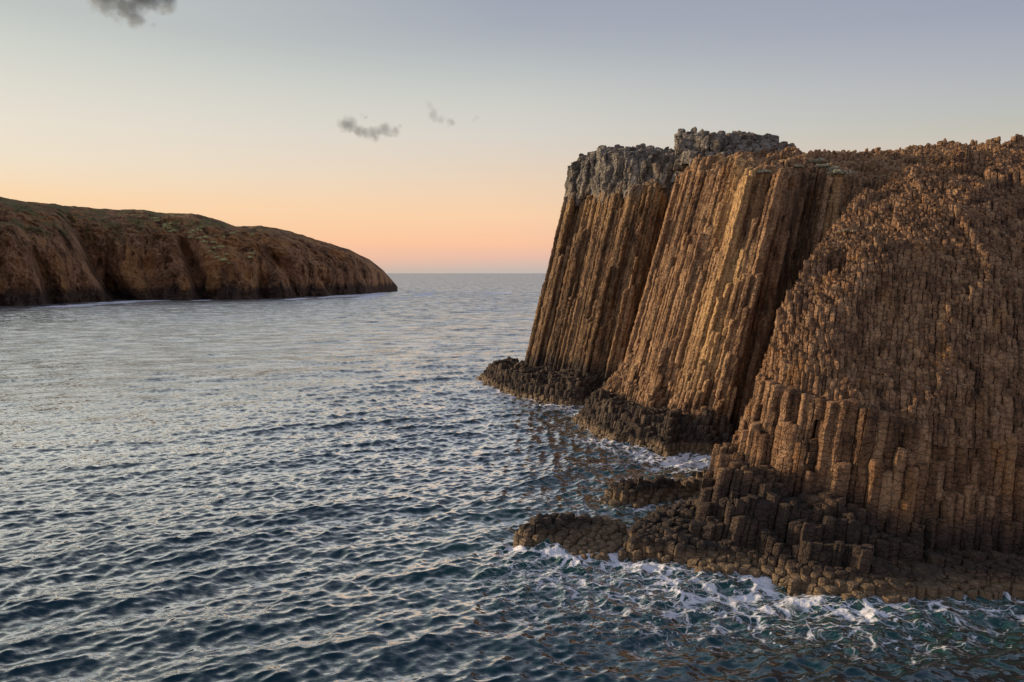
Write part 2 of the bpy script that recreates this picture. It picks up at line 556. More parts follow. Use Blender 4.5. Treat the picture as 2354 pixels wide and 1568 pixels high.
V, Q, at_ = columns(X, Y, T, lx, ly, gap=.01, seg=lambda z, x: 1.3 if z < 7 else (0.75 if z < 21 else .5), groove=0.045, bulge=.01, amp=(.04, .06), off=.018, broken=.24,
                    seams=[(13.2, -0.5, 0.0), (5.2, -.2, 0.0)], rng=rg, seed=6, pale=pale_sunlit_b, tiltb=(.3, .6))
V, Q, at_ = with_core(V, Q, at_, WB, (1.3, 1.4, -1.2))
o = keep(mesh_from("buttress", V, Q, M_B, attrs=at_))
o["label"] = "middle buttress with a sunlit ochre strip beside the dark gully"

# ---- near buttress with its wave-cut bench
LC = [
    [(1720, 1050, 56), (1725, 1040, 56.5), (1728, 1030, 57), (1732, 1010, 57.3), (1740, 990, 57.6), (1765, 880, 58), (1805, 740, 58.5), (1870, 640, 60), (1920, 560, 62), (1990, 478, 64), (2050, 440, 70)],
    [(1578, 1318, 36.9), (1582, 1300, 37.4), (1592, 1240, 38.8), (1638, 1070, 42), (1688, 1042, 43.5), (1752, 876, 45.5), (1788, 740, 47.6), (1848, 640, 50), (1882, 560, 53.5), (1960, 478, 58.5), (2060, 440, 70)],
    [(1760, 1342, 35.6), (1760, 1326, 36.1), (1765, 1276, 37), (1788, 1104, 40.3), (1800, 1092, 40.8), (1815, 893, 42.5), (1858, 750, 45), (1918, 640, 48), (1958, 560, 51.8), (2022, 450, 57.5), (2060, 430, 70)],
    [(1900, 1390, 33.5), (1900, 1370, 34.1), (1905, 1320, 34.9), (1912, 1170, 38.5), (1916, 1158, 39), (1926, 928, 40.5), (1950, 780, 43.2), (1992, 650, 46.4), (2030, 550, 50.6), (2082, 424, 57.5), (2110, 410, 70)],
    [(2050, 1404, 32.7), (2050, 1384, 33.3), (2055, 1336, 34.1), (2060, 1254, 36.5), (2066, 1242, 37), (2066, 978, 38.7), (2080, 800, 42), (2112, 660, 45.5), (2142, 540, 49.8), (2170, 404, 58), (2180, 395, 70)],
    [(2200, 1402, 32.8), (2200, 1382, 33.4), (2200, 1334, 34.2), (2200, 1262, 36.2), (2200, 1246, 36.6), (2200, 1000, 38.4), (2212, 800, 41.6), (2226, 660, 45), (2240, 520, 50), (2256, 386, 58), (2260, 378, 70)],
    [(2352, 1396, 33), (2352, 1376, 33.6), (2352, 1328, 34.4), (2352, 1254, 36.3), (2352, 1238, 36.7), (2352, 985, 38.5), (2352, 800, 41.6), (2352, 650, 45), (2352, 510, 50.3), (2352, 376, 59), (2352, 366, 71)],
    [(2850, 1396, 33.2), (2850, 1376, 33.8), (2850, 1328, 34.6), (2850, 1254, 36.3), (2850, 1238, 36.7), (2850, 985, 38.5), (2850, 800, 41.6), (2850, 650, 45), (2850, 510, 50.5), (2850, 370, 60), (2850, 360, 72)],
]
for m_ in LC[1:]:
    d1 = float(at_sea(m_[1][0], m_[1][1])[1])
    m_[1] = (m_[1][0], m_[1][1], d1)
    m_[0] = (m_[0][0], m_[0][1], d1 - .25)
    m_[2] = (m_[2][0], m_[2][1], max(d1 + .35, float(at_sea(m_[2][0], m_[2][1], .75)[1])))
    for r_ in range(3, 6):
        m_[r_] = (m_[r_][0], m_[r_][1], m_[r_][2] - .5)
WC = loft_surface(LC)
bv = loft_bvh(WC)
rg = np.random.default_rng(23)
# upper face: fine columns lying along the slope


def seam_z(x):
    return np.interp(x, [13.5, 15.6, 16.2, 18.1, 20.5, 23.4, 27], [8.2, 8.1, 8.0, 7.5, 6.6, 6.3, 6.4]) + .45 * noise2(np.asarray(x, float).ravel() / 2.3, np.asarray(x, float).ravel() * 0, 55).reshape(np.shape(x))


X, Y = lattice(*plan_bounds(WC, .34, .62), 0.29, 0.30, rg)
lx = np.interp(X, [9, 14, 21, 30], [.33, .32, .36, .42])
ly = np.full(X.shape, 0.62)
T = raycast_tops(X, Y, lx, ly, bv, 0.22, 23, smin=5.0)
T = T + (cluster_rand(X, Y, .9, 30) - .5) * .35 + (cluster_rand(X, Y, 2.6, 31) - .5) * 1.5 + 1.4 * noise2(X.ravel() / 4.5, Y.ravel() / 1.5, 72).reshape(X.shape) + rg.normal(0, .05, T.shape)
V1, Q1, at1 = columns(X, Y, T, lx, ly, K=8, gap=.004, seg=lambda z, x: .42, groove=0.03, bulge=.008, amp=(.04, .05), freq=(1.2, 5), off=.012, floor=5.0, floor_map=seam_z(X + lx * 7) - .35,
                      seams=[(11.6, -0.16, 0.0), (15.2, -.20, 0.0)], rng=rg, seed=7, dome=.01, tiltk=.3, tiltb=(0, .95))
# lower wall: tall stepped columns on the dark bench
X, Y = lattice(*plan_bounds(WC, .1, .12), 0.50, 0.30, rg)
lx = np.interp(X, [11, 14, 18, 24], [.24, .22, .16, .11])
ly = np.full(X.shape, 0.13)
T = raycast_tops(X, Y, lx, ly, bv, 0.16, 24)
zs_ = seam_z(X + .1 * 6.5)
T = np.where(T > zs_ + 4, np.nan, T)
T0 = np.nan_to_num(T)
k_ = sstep(.3, 2.2, T0) * .9 + .1
# the bench breaks into tiers that dip to the right
dip = .16 * (X - 16) + 1.1 * noise2(X.ravel() / 2.4, Y.ravel() / 2.4, 71).reshape(X.shape)
Tq = 1.5 * np.round((T + dip) / 1.5) - dip + .75 * (cluster_rand(X, Y, 1.3, 29) - .5)
T = np.where(T0 > 1.0, .2 * T + .8 * Tq, T) + k_ * ((cluster_rand(X, Y, 2.9, 28) - .5) * .9 + rg.normal(0, .04, T.shape))
T = np.where(T0 > zs_ - .9, zs_ + .12 + rg.normal(0, .10, T.shape), np.minimum(T, zs_))
T = np.where(T0 > -.1, np.maximum(T, .22 + .2 * cluster_rand(X, Y, 1.2, 3)), T)
V, Q, at_ = columns(X, Y, T, lx, ly, K=14, seg=lambda z, x: 1.5 if z < 5 else .9, groove=0.04, amp=(.04, .035), freq=(1.0, 4.0), off=.02,
                    seams=[(6.6, -0.13, 0.0)], rng=rg, seed=8, dome=.02, tiltk=.14, gap=.012)
Q = np.concatenate([Q, Q1 + len(V)])
V = np.concatenate([V, V1])
at_ = {k: np.concatenate([at_[k], at1[k]]) for k in at_}
print("near buttress verts", len(V))
V, Q, at_ = with_core(V, Q, at_, WC, (1.2, 1.3, -1.3))
o = keep(mesh_from("buttress", V, Q, M_C, attrs=at_))
o["label"] = "nearest buttress, a wide slope of stepped columns over a dark bench"


# ---- low wave-cut ledges
def in_poly(px, py, poly):
    inside = np.zeros(px.shape, bool)
    n = len(poly)
    for i in range(n):
        x1, y1 = poly[i]
        x2, y2 = poly[(i + 1) % n]
        c = ((y1 > py) != (y2 > py)) & (px < (x2 - x1) * (py - y1) / (y2 - y1 + 1e-12) + x1)
        inside ^= c
    return inside


def poly_dist(px, py, poly):
    d = np.full(px.shape, 1e9)
    n = len(poly)
    for i in range(n):
        a, b = np.array(poly[i]), np.array(poly[(i + 1) % n])
        ab = b - a
        t = np.clip(((px - a[0]) * ab[0] + (py - a[1]) * ab[1]) / (ab @ ab + 1e-12), 0, 1)
        d = np.minimum(d, np.hypot(px - a[0] - t * ab[0], py - a[1] - t * ab[1]))
    return d


def ledge(pix, zmax, slope, size, seed, lean=(.1, .05), rough=.45, mat=M_L, name="ledge", extra=None, rounded=.04):
    rg = np.random.default_rng(seed)
    pts = at_sea([p[0] for p in pix], [p[1] for p in pix])[:, :2]
    poly = [tuple(p) for p in pts]
    x0, y0 = pts.min(0) - 1.5
    x1, y1 = pts.max(0) + 1.5
    X, Y = lattice(x0, x1, y0, y1, size, .27, rg)
    ins = in_poly(X, Y, poly)
    dd = poly_dist(X, Y, poly)
    T = np.minimum(dd * slope + 0.15, zmax)
    T = T + (cluster_rand(X, Y, size * 3.2, seed) - .5) * rough * 2 * sstep(0, 1.5, dd) + rg.normal(0, rough * .09, T.shape)
    dip = .8 * noise2(X.ravel() / 1.8, Y.ravel() / 1.8, seed).reshape(X.shape)
    T = np.where(T > .6, .3 * T + .7 * (.7 * np.round((T + dip) / .7) - dip), T)
    if extra is not None:
        T = extra(X, Y, T, dd)
    T = np.where(ins, T, np.nan)
    lx, ly = np.full(X.shape, lean[0]), np.full(X.shape, lean[1])
    V, Q, a = columns(X, Y, T, lx, ly, K=13, gap=.008, seg=lambda z, x: .8, groove=.04, amp=(.05, .03), off=.02, rng=rg, dome=rounded, tiltk=.18, seed=seed)
    return mesh_from(name, V, Q, mat, attrs=a)


o = keep(ledge([(1103, 868), (1120, 886), (1165, 905), (1210, 917), (1260, 926), (1305, 935), (1350, 933), (1392, 916), (1420, 890), (1340, 868), (1230, 862), (1160, 860), (1115, 862)],
               2.3, 1.7, .46, 31, lean=(.22, .1), rough=.55))
o["label"] = "low dark ledge of short columns running out under the farthest buttress"
o = keep(ledge([(1322, 966), (1345, 987), (1375, 1005), (1430, 1020), (1490, 1032), (1530, 1048), (1562, 1037), (1640, 1043), (1692, 1040), (1692, 985), (1500, 935), (1410, 890)],
               2.6, 1.7, .46, 32, lean=(.22, .1), rough=.6))
o["label"] = "dark ledge of broken columns at the foot of the middle buttress"
o = keep(ledge([(1428, 1278), (1440, 1240), (1480, 1206), (1520, 1196), (1575, 1180), (1650, 1160), (1700, 1200), (1700, 1312), (1640, 1303), (1560, 1297), (1490, 1288)],
               1.0, 1.5, .46, 33, lean=(.15, .1), rough=.3))
o["label"] = "dark bench with a tan tide band below the nearest buttress"


def plat_extra(X, Y, T, dd):
    w = at_sea([1560], [1120])[0]
    return T - .9 * np.exp(-(((X - w[0]) / 2.6) ** 2 + ((Y - w[1]) / 1.8) ** 2))


o = ledge([(1390, 1152), (1402, 1134), (1440, 1122), (1455, 1112), (1530, 1108), (1580, 1106), (1650, 1098), (1650, 1132), (1570, 1138), (1520, 1152), (1480, 1163), (1440, 1166)],
          1.15, 1.3, .52, 34, rough=.4, name="rock_outcrop", extra=plat_extra)
tag(o, "small dark jagged rock in the inlet, with a flat brown shelf beside it", "rock")


def low_extra(X, Y, T, dd):
    a = at_sea([1230, 1400], [1190, 1270])
    g = a[1] - a[0]
    s = ((X - a[0][0]) * g[0] + (Y - a[0][1]) * g[1]) / (g[:2] @ g[:2])
    return T * (1 - sstep(.25, .95, s)) + .12


o = ledge([(1181, 1258), (1188, 1240), (1225, 1222), (1300, 1214), (1390, 1210), (1440, 1214), (1436, 1240), (1420, 1268), (1370, 1290), (1315, 1284), (1262, 1266), (1205, 1264)],
          1.25, 1.9, .55, 35, rough=.22, name="rock_outcrop", extra=low_extra, rounded=.1)
tag(o, "low cobbled rock platform sloping under the breaking white wave", "rock")

# ---- grey cap rock
LD1 = [
    [(1400, 440, 118), (1400, 400, 118), (1400, 372, 118), (1400, 362, 122)],
    [(1305, 452, 105.6), (1308, 405, 105.8), (1312, 371, 106.4), (1354, 357, 112)],
    [(1342, 448, 101.3), (1344, 395, 101.6), (1348, 358, 102.4), (1385, 348, 109)],
    [(1374, 442, 98.8), (1377, 385, 99.1), (1383, 340, 100.2), (1408, 338, 107)],
    [(1440, 436, 94.2), (1443, 385, 94.6), (1447, 337, 96), (1470, 334, 104)],
    [(1520, 432, 91.7), (1520, 385, 92), (1520, 344, 94), (1530, 343, 102)],
    [(1570, 408, 89.8), (1570, 380, 90.2), (1573, 350, 91.5), (1580, 346, 100)],
    [(1640, 395, 90), (1640, 375, 90.2), (1640, 352, 91), (1640, 347, 100)],
]
LD2 = [
    [(1600, 385, 100), (1598, 340, 100), (1596, 310, 101), (1604, 304, 104)],
    [(1568, 372, 87), (1572, 330, 87.4), (1579, 300, 88.4), (1600, 298, 93)],
    [(1636, 380, 84.5), (1628, 345, 85.2), (1622, 302, 87), (1632, 303, 93)],
    [(1668, 380, 84.2), (1662, 345, 84.8), (1660, 314, 86.5), (1665, 313, 93)],
    [(1705, 376, 84), (1698, 340, 84.6), (1690, 302, 86.5), (1692, 302, 93)],
    [(1760, 366, 83.6), (1755, 340, 84.2), (1745, 314, 86), (1742, 311, 92)],
    [(1812, 355, 83.6), (1802, 338, 84.2), (1792, 322, 86), (1782, 319, 92)],
    [(1865, 358, 86), (1842, 348, 87), (1818, 337, 88), (1802, 332, 94)],
]
for k, (L, lab) in enumerate(((LD1, "grey knobbly cap rock crowning the farthest buttress"), (LD2, "grey craggy summit block above the middle buttress"))):
    W = loft_surface(L)
    bv = loft_bvh(W)
    rg = np.random.default_rng(41 + k)
    X, Y = lattice(*plan_bounds(W, .08, .06), .8, 0.36, rg)
    lx, ly = np.full(X.shape, 0.10), np.full(X.shape, 0.06)
    T = raycast_tops(X, Y, lx, ly, bv, 0.5, 33 + k, smin=20)
    T = T - .45 + rg.normal(0, .25, T.shape)
    fl = np.nanmin(W[..., 2]) - 1.5
    fm_ = fl + 1.2 + 1.6 * noise2(X.ravel() / 2.2, Y.ravel() / 2.2, 15).reshape(X.shape)
    V, Q, a = columns(X, Y, T, lx, ly, K=14, seg=lambda z, x: .8, groove=.07, bulge=.03, amp=(.30, .15), freq=(.8, 2.6), off=.06, rng=rg, floor=fl, floor_map=fm_, dome=.12, tiltk=.22, seed=50 + k)
    o = keep(mesh_from("caprock", V, Q, M_G, attrs=a))
    o["label"] = lab

# ------------------------------------------------------------------ far island
XI = np.array([-500, -250, 0, 60, 100, 170, 240, 270, 330, 365, 440, 510, 542, 600, 660, 740, 800, 850, 880, 905, 918.0])
YS = np.array([415, 432, 453, 462, 468, 474, 481, 483, 481, 489, 491, 509, 520, 519, 531, 554, 573, 596, 620, 648, 664.0])
YW = np.array([727, 716, 706, 703, 701, 696, 693, 692, 691, 690, 690, 689, 688.5, 688, 686, 681, 678, 674.5, 672, 670, 668.5])
nx, nt = 1300, 250
xs = np.linspace(-500, 914, nx)
ysk = np.interp(xs, XI, YS)
yw = np.interp(xs, XI, YW)
dw = CAM_H * FP / (yw - 628) * 1.0
k9 = np.ones(31) / 31
dw = np.convolve(np.pad(dw, 15, mode='edge'), k9, 'valid')
yw = 628 + CAM_H * FP / dw
t = np.linspace(-0.06, 1.0, nt)
back = np.interp(t, [-.06, 0, .25, .5, .72, .88, 1.0], [-4, 0, 5, 13, 26, 52, 95])
side = np.clip((925 - xs) / 200, 0.05, 1)
GX = np.repeat(xs[:, None], nt, 1)
GY = yw[:, None] + (ysk - yw)[:, None] * t[None]
GD = dw[:, None] + back[None] * side[:, None]
GUL = [([(150, 490), (185, 540), (225, 630), (285, 700)], 26, 30), ([(415, 545), (438, 610), (468, 692)], 20, 22), ([(88, 590), (112, 705)], 16, 13),
       ([(615, 575), (660, 630), (690, 690)], 22, 18), ([(735, 630), (772, 684)], 14, 12), ([(815, 605), (860, 678)], 12, 12), ([(540, 525), (560, 545), (600, 560)], 25, 14),
       ([(-60, 560), (-20, 715)], 26, 22), ([(-250, 520), (-200, 725)], 40, 30), ([(232, 500), (250, 560)], 12, 9), ([(340, 560), (350, 690)], 30, 6)]
for pl, w, dep in GUL:
    px = np.interp(GY, [p[1] for p in pl], [p[0] for p in pl])
    fade = sstep(pl[0][1] - 25, pl[0][1] + 30, GY)
    u = (GX - px) / w
    prof = np.where(u < 0, np.exp(-(u / .55) ** 2), np.exp(-(u / 1.5) ** 2))
    GD = GD + dep * prof * fade * np.clip(1.15 - 0.55 * t[None], .3, 1) * np.clip(side[:, None] * 1.6, 0, 1)
wig = fbm(np.stack([GX / 30, GY / 60, GX * 0], -1).reshape(-1, 3), 4, 91).reshape(GX.shape)
GD = GD + wig * 7 * np.clip(side[:, None] * 1.5, .1, 1)
W = at(GX, GY, GD)
# rock texture: striations down the faces, lumps everywhere
p = W.reshape(-1, 3)
face = (1 - sstep(.72, .95, np.repeat(t[None], nx, 0))).ravel()
st = fbm(np.stack([p[:, 0] / 3.2, p[:, 1] / 3.2, p[:, 2] / 26], -1), 3, 95)
lump = fbm(p / 7.0, 6, 97, .6)
strat = fbm(np.stack([p[:, 0] / 60, p[:, 1] / 60, p[:, 2] / 2.2], -1), 3, 98)
pr = np.stack([p[:, 0] * .8 + p[:, 2] * .6, p[:, 1], p[:, 2] * .8 - p[:, 0] * .6], -1)
fac = 4.5 * vnoise(pr / 13, 301, True) + 2.4 * vnoise(pr / 5.5, 302, True)
topf = np.repeat((1 - .65 * sstep(.86, 1.0, t))[None], nx, 0).ravel()
dsp = topf * (st * 2.2 * face + fac + lump * 4.5 + strat * 1.2 * face + 2.0 * np.abs(fbm(p / 3.0, 3, 99))) * np.repeat(np.clip(side * 1.4, .25, 1)[:, None], nt, 1).ravel()
p = p + np.stack([dsp * .25, dsp * -1.0, dsp * .35 * (1 - .3 * face)], -1)
Wf = p.reshape(nx, nt, 3)
# the land behind the skyline
lastrow = Wf[:, -1:, :]
def recede(a, dy, z, k):
    r = a.copy()
    r[..., 0] = a[..., 0] * (a[..., 1] + dy) / a[..., 1] * k
    r[..., 1] += dy
    r[..., 2] = np.minimum(a[..., 2] - 1, z)if z < 0 else a[..., 2] - z
    return r


b1 = recede(lastrow, 60, 8.0, 1.03)
b2 = recede(lastrow, 170, -3.0, 1.06)
Wf = np.concatenate([Wf, b1, b2], 1)
tip = recede(Wf[-1:, :, :], 40, -3.0, 1.06)
Wf = np.concatenate([Wf, tip], 0)
a_, b_ = Wf.shape[:2]
idx = np.arange(a_ * b_).reshape(a_, b_)
Q = np.stack([idx[:-1, :-1], idx[1:, :-1], idx[1:, 1:], idx[:-1, 1:]], -1).reshape(-1, 4)

mi = bpy.data.materials.new("island_rock")
tn = NT(mi)
geo = tn.n('ShaderNodeNewGeometry')
P = geo.outputs['Position']
z = tn.n('ShaderNodeSeparateXYZ', {0: P}).outputs[2]
nz = tn.n('ShaderNodeSeparateXYZ', {0: geo.outputs['Normal']}).outputs[2]
st = tn.n('ShaderNodeMapping', {'Vector': P, 'Scale': (1, 1, .22)}).outputs[0]
n1 = tn.noise(st, .10, 7, .68)
n2 = tn.noise(P, .55, 6, .7)
f = tn.math('ADD', tn.math('MULTIPLY', n1, .65), tn.math('MULTIPLY', n2, .4))
base = tn.ramp(f, [(.42, (.10, .055, .033)), (.52, (.36, .195, .10)), (.62, (.62, .36, .20))])
om = tn.math('MULTIPLY', tn.mapr(tn.noise(st, .05, 6, .7), .50, .60), .75)
base = tn.mix(om, base, (.52, .27, .10))
gm = tn.mapr(tn.noise(P, .09, 7, .72), .46, .58)
gm = tn.math('MULTIPLY', gm, tn.mapr(tn.math('ADD', z, tn.math('MULTIPLY', tn.n('ShaderNodeSeparateXYZ', {0: P}).outputs[0], -.10)), 50, 68))
gm = tn.math('MULTIPLY', gm, tn.mapr(n2, .35, .55, .2, .9))
base = tn.mix(gm, base, (.19, .22, .09))
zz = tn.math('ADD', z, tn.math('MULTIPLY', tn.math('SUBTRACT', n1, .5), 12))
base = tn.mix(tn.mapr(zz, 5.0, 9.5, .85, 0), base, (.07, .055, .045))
bp = tn.n('ShaderNodeBump', {'Height': tn.math('ADD', tn.noise(st, .5, 8, .7), tn.math('MULTIPLY', tn.noise(P, 1.2, 6, .7), .6)), 'Strength': 1.0, 'Distance': 3.2})
b = tn.n('ShaderNodeBsdfPrincipled', {'Base Color': base, 'Roughness': .95, 'Normal': bp.outputs[0]})
b.inputs['Specular IOR Level'].default_value = .15
tn.n('ShaderNodeOutputMaterial', {0: b.outputs[0]})
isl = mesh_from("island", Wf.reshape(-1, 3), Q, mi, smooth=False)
tag(isl, "long brown rocky island with gullied cliffs across the channel", "island", kind="structure")
isl_bvh = BVHTree.FromPolygons([tuple(v) for v in Wf.reshape(-1, 3).tolist()], Q.tolist())


# ------------------------------------------------------------------ plants
def leaf_material(name, c):
    m = bpy.data.materials.new(name)
    t = NT(m)
    P = t.n('ShaderNodeNewGeometry').outputs['Position']
    r = t.n('ShaderNodeNewGeometry').outputs['Random Per Island']
    base = t.mix(r, tuple(k * .55 for k in c), tuple(min(1, k * 1.35) for k in c))
    b = t.n('ShaderNodeBsdfPrincipled', {'Base Color': base, 'Roughness': .8})
    t.n('ShaderNodeOutputMaterial', {0: b.outputs[0]})
    return m


def shrub_mesh(rad, flat, n, leaf, seed):
    rg = np.random.default_rng(seed)
    d = rg.normal(0, 1, (n, 3))
    d /= np.linalg.norm(d, axis=1)[:, None]
    d[:, 2] = np.abs(d[:, 2])
    lobes = rg.uniform(-.55, .55, (5, 3)) * np.array([1, 1, .3])
    c = lobes[rg.integers(0, 5, n)] + d * rg.uniform(.35, .62, (n, 1))
    c = c * rad * np.array([1, 1, flat])
    a = rg.normal(0, 1, (n, 3)); a /= np.linalg.norm(a, axis=1)[:, None]
    b = np.cross(a, d); b /= np.linalg.norm(b, axis=1)[:, None] + 1e-6
    s = leaf * rg.uniform(.6, 1.4, (n, 1))
    v = np.stack([c - a * s * .5, c + b * s * .3, c + a * s * .5, c - b * s * .3], 1).reshape(-1, 3)
    return v, np.arange(n * 4).reshape(n, 4)


M_SAGE = leaf_material("pale_sage_leaves", (.38, .37, .25))
M_GREEN = leaf_material("island_shrub_leaves", (.46, .44, .19))
M_DRY = leaf_material("dry_grass", (.30, .22, .13))

ISL_SHRUBS = [(855, 240), (880, 255), (910, 275), (935, 295), (960, 310), (950, 270), (1050, 320), (1075, 310), (1100, 305), (1110, 290), (1100, 350), (1125, 370),
              (1150, 400), (1160, 425), (1185, 375), (1180, 405), (1215, 380), (1190, 440), (1200, 458), (1235, 470), (1260, 440), (1265, 490), (1290, 325), (1310, 315),
              (1240, 345), (1390, 435), (1410, 425), (1380, 455), (1400, 330), (925, 285), (945, 315), (1135, 345), (1060, 345), (870, 238), (1225, 400)]
protos = []
for k in range(4):
    v, q = shrub_mesh(1.0, .85, 420, .30, 200 + k)
    protos.append((v, q))
rg = np.random.default_rng(7)
meshes = []
for k, (zx, zy) in enumerate(ISL_SHRUBS):
    x, y = zx * .415, 402 + zy * .415
    r = Vector(ray(x, y)).normalized()
    hit = isl_bvh.ray_cast(Vector((0, 0, CAM_H)), r, 2000)
    if hit[0] is None:
        continue
    s = rg.uniform(1.2, 2.5)
    if len(meshes) < 4:
        v, q = protos[len(meshes)]
        o = mesh_from("shrub", v, q, M_GREEN)
        meshes.append(o)
    else:
        o = meshes[k % 4].copy()
        COL.objects.link(o)
    o.location = hit[0] - Vector((0, 0, .3))
    o.scale = (s * 1.25, s, s)
    o.rotation_euler = (0, 0, rg.uniform(0, 6))
    tag(o, "pale green shrub dotted on the gullied slope of the far island", "shrub", "shrubs on the far island slope")

# ------------------------------------------------------------------ sky and light
SUN_AZ, SUN_EL = math.radians(-67), math.radians(11)
w = bpy.data.worlds.new("World")
scene.world = w
tw = NT(w)
dirv = tw.n('ShaderNodeTexCoord').outputs['Generated']
sx = tw.n('ShaderNodeSeparateXYZ', {0: dirv})
az = tw.math('ARCTAN2', sx.outputs[0], sx.outputs[1])
el = sx.outputs[2]


def zsin(x, y):
    r = ray(x, y)
    return float(r[2] / np.linalg.norm(r))


def strip(x, st):
    s = [(zsin(x, y), lin(*c)) for y, c in st]
    s.sort(key=lambda q: q[0])
    return [(max(0, p), c) for p, c in s]


top = [(.55, lin(152, 159, 175)), (1.0, lin(110, 125, 155))]
left = strip(0, [(0, (190, 195, 192)), (88, (205, 208, 200)), (176, (218, 215, 204)), (265, (229, 221, 206)), (352, (236, 222, 200)), (411, (243, 218, 186)), (440, (248, 214, 174)), (520, (250, 205, 160)), (590, (246, 190, 150)), (627, (215, 178, 160))]) + [(.45, lin(196, 198, 194)), (.7, lin(170, 177, 186)), (1.0, lin(110, 125, 155))]
mid = strip(1177, [(0, (159, 165, 178)), (60, (166, 171, 182)), (120, (178, 183, 187)), (180, (191, 195, 193)), (240, (204, 204, 197)), (300, (213, 208, 199)), (360, (222, 208, 192)), (440, (237, 208, 178)), (500, (247, 206, 168)), (560, (248, 195, 160)), (592, (230, 187, 168)), (626, (192, 182, 174))]) + top
right = strip(2354, [(0, (155, 160, 178)), (60, (162, 167, 181)), (123, (170, 174, 183)), (185, (178, 181, 184)), (246, (184, 187, 183)), (287, (191, 189, 179)), (320, (200, 192, 180)), (450, (214, 190, 172)), (560, (215, 180, 165)), (626, (180, 172, 170))]) + top
backr = [(0, lin(190, 180, 190)), (.12, lin(228, 200, 200)), (.3, lin(205, 200, 212)), (.55, lin(150, 160, 185)), (1, lin(110, 125, 155))]
f1 = tw.mapr(az, -.61, 0, smooth=False)
f2 = tw.mapr(az, 0, .61, smooth=False)
f3 = tw.mapr(tw.math('ABSOLUTE', az), 1.5, 2.5)
f4 = tw.mapr(az, .61, 1.4)
c = tw.mix(f1, tw.ramp(el, left), tw.ramp(el, mid))
c = tw.mix(f2, c, tw.ramp(el, right))
c = tw.mix(f3, c, tw.ramp(el, backr))
c = tw.mix(tw.math('MULTIPLY', f4, .8), c, tw.ramp(el, backr))
bg1 = tw.n('ShaderNodeBackground', {0: c, 1: 1.04})
sky = tw.n('ShaderNodeTexSky', sky_type='NISHITA')
sky.sun_disc = False
sky.sun_elevation = SUN_EL
sky.sun_rotation = SUN_AZ
bg2 = tw.n('ShaderNodeBackground', {0: sky.outputs[0], 1: 0.05})
ms = tw.n('ShaderNodeMixShader', {0: 0.02, 1: bg1.outputs[0], 2: bg2.outputs[0]})
tw.n('ShaderNodeOutputWorld', {0: ms.outputs[0]})

sl = bpy.data.lights.new("sun", 'SUN')
sl.energy = 4.8
sl.angle = math.radians(5)
sl.color = (1.0, .74, .48)
so = bpy.data.objects.new("sun", sl)
sdir = Vector((math.sin(SUN_AZ) * math.cos(SUN_EL), math.cos(SUN_AZ) * math.cos(SUN_EL), math.sin(SUN_EL)))
so.rotation_euler = sdir.to_track_quat('Z', 'Y').to_euler()
so.location = sdir * 200
COL.objects.link(so)

# ------------------------------------------------------------------ sea
h_f = CAM_H * 731.0
rw = np.random.default_rng(77)
NW = 130
lam = np.exp(np.linspace(math.log(.42), math.log(22), NW)) * rw.uniform(.95, 1.05, NW)
main = math.radians(-62)          # travel direction: from the far left towards the near right
spread = np.where(lam > 5, .34, np.where(lam > 1.6, .52, .75))
ang = main + rw.normal(0, 1, NW) * spread
ph = rw.uniform(0, 6.283, NW)
slope = np.interp(np.log(lam), np.log([.42, 1.0, 2.2, 5, 9, 22]), [.052, .054, .040, .020, .012, .007])


def wave_sheet(dist, azs, inner, rect=None):
    azr = np.radians(azs)
    drow = np.gradient(dist)
    NA, NR = len(azr), len(dist)
    DX = (dist[:, None] * np.tan(azr)[None]).astype(np.float32)
    DY = np.repeat(dist[:, None], NA, 1).astype(np.float32)
    if rect is not None:
        DX = np.repeat(rect[None].astype(np.float32), NR, 0)
    Zs, HX, HY = np.zeros_like(DX), np.zeros_like(DX), np.zeros_like(DX)
    spx = (np.full(NR, inner) if rect is not None else dist * math.radians(inner)).astype(np.float32)[:, None]
    spy = drow.astype(np.float32)[:, None]
    gust = (.75 + .5 * noise2(DX.ravel() / 55, DY.ravel() / 90, 61).reshape(DX.shape)).astype(np.float32)
    kept = np.zeros(NR)
    for l, a, p0, s in zip(lam, ang, ph, slope):
        k = 2 * math.pi / l
        kx, ky = k * math.cos(a), k * math.sin(a)
        ax_ = sstep(2.0, 3.6, 2 * math.pi / (abs(kx) + 1e-6) / spx) * sstep(2.0, 3.6, 2 * math.pi / (abs(ky) + 1e-6) / spy)
        rows = np.nonzero(ax_[:, 0] > .01)[0]
        if len(rows) == 0:
            continue
        q0, q1 = rows.min(), rows.max() + 1
        kept += ax_[:, 0] ** 2 * s * s
        arg = (kx * DX[q0:q1] + ky * DY[q0:q1] + p0).astype(np.float32)
        A = ((s / k) * ax_[q0:q1]).astype(np.float32)
        if l < 4:
            A = A * gust[q0:q1]
        Zs[q0:q1] += A * np.cos(arg)
        sn = np.sin(arg) * A * .9
        HX[q0:q1] -= sn * math.cos(a)
        HY[q0:q1] -= sn * math.sin(a)
    return DX, DY, Zs, HX, HY, 1 - kept / (slope ** 2).sum()


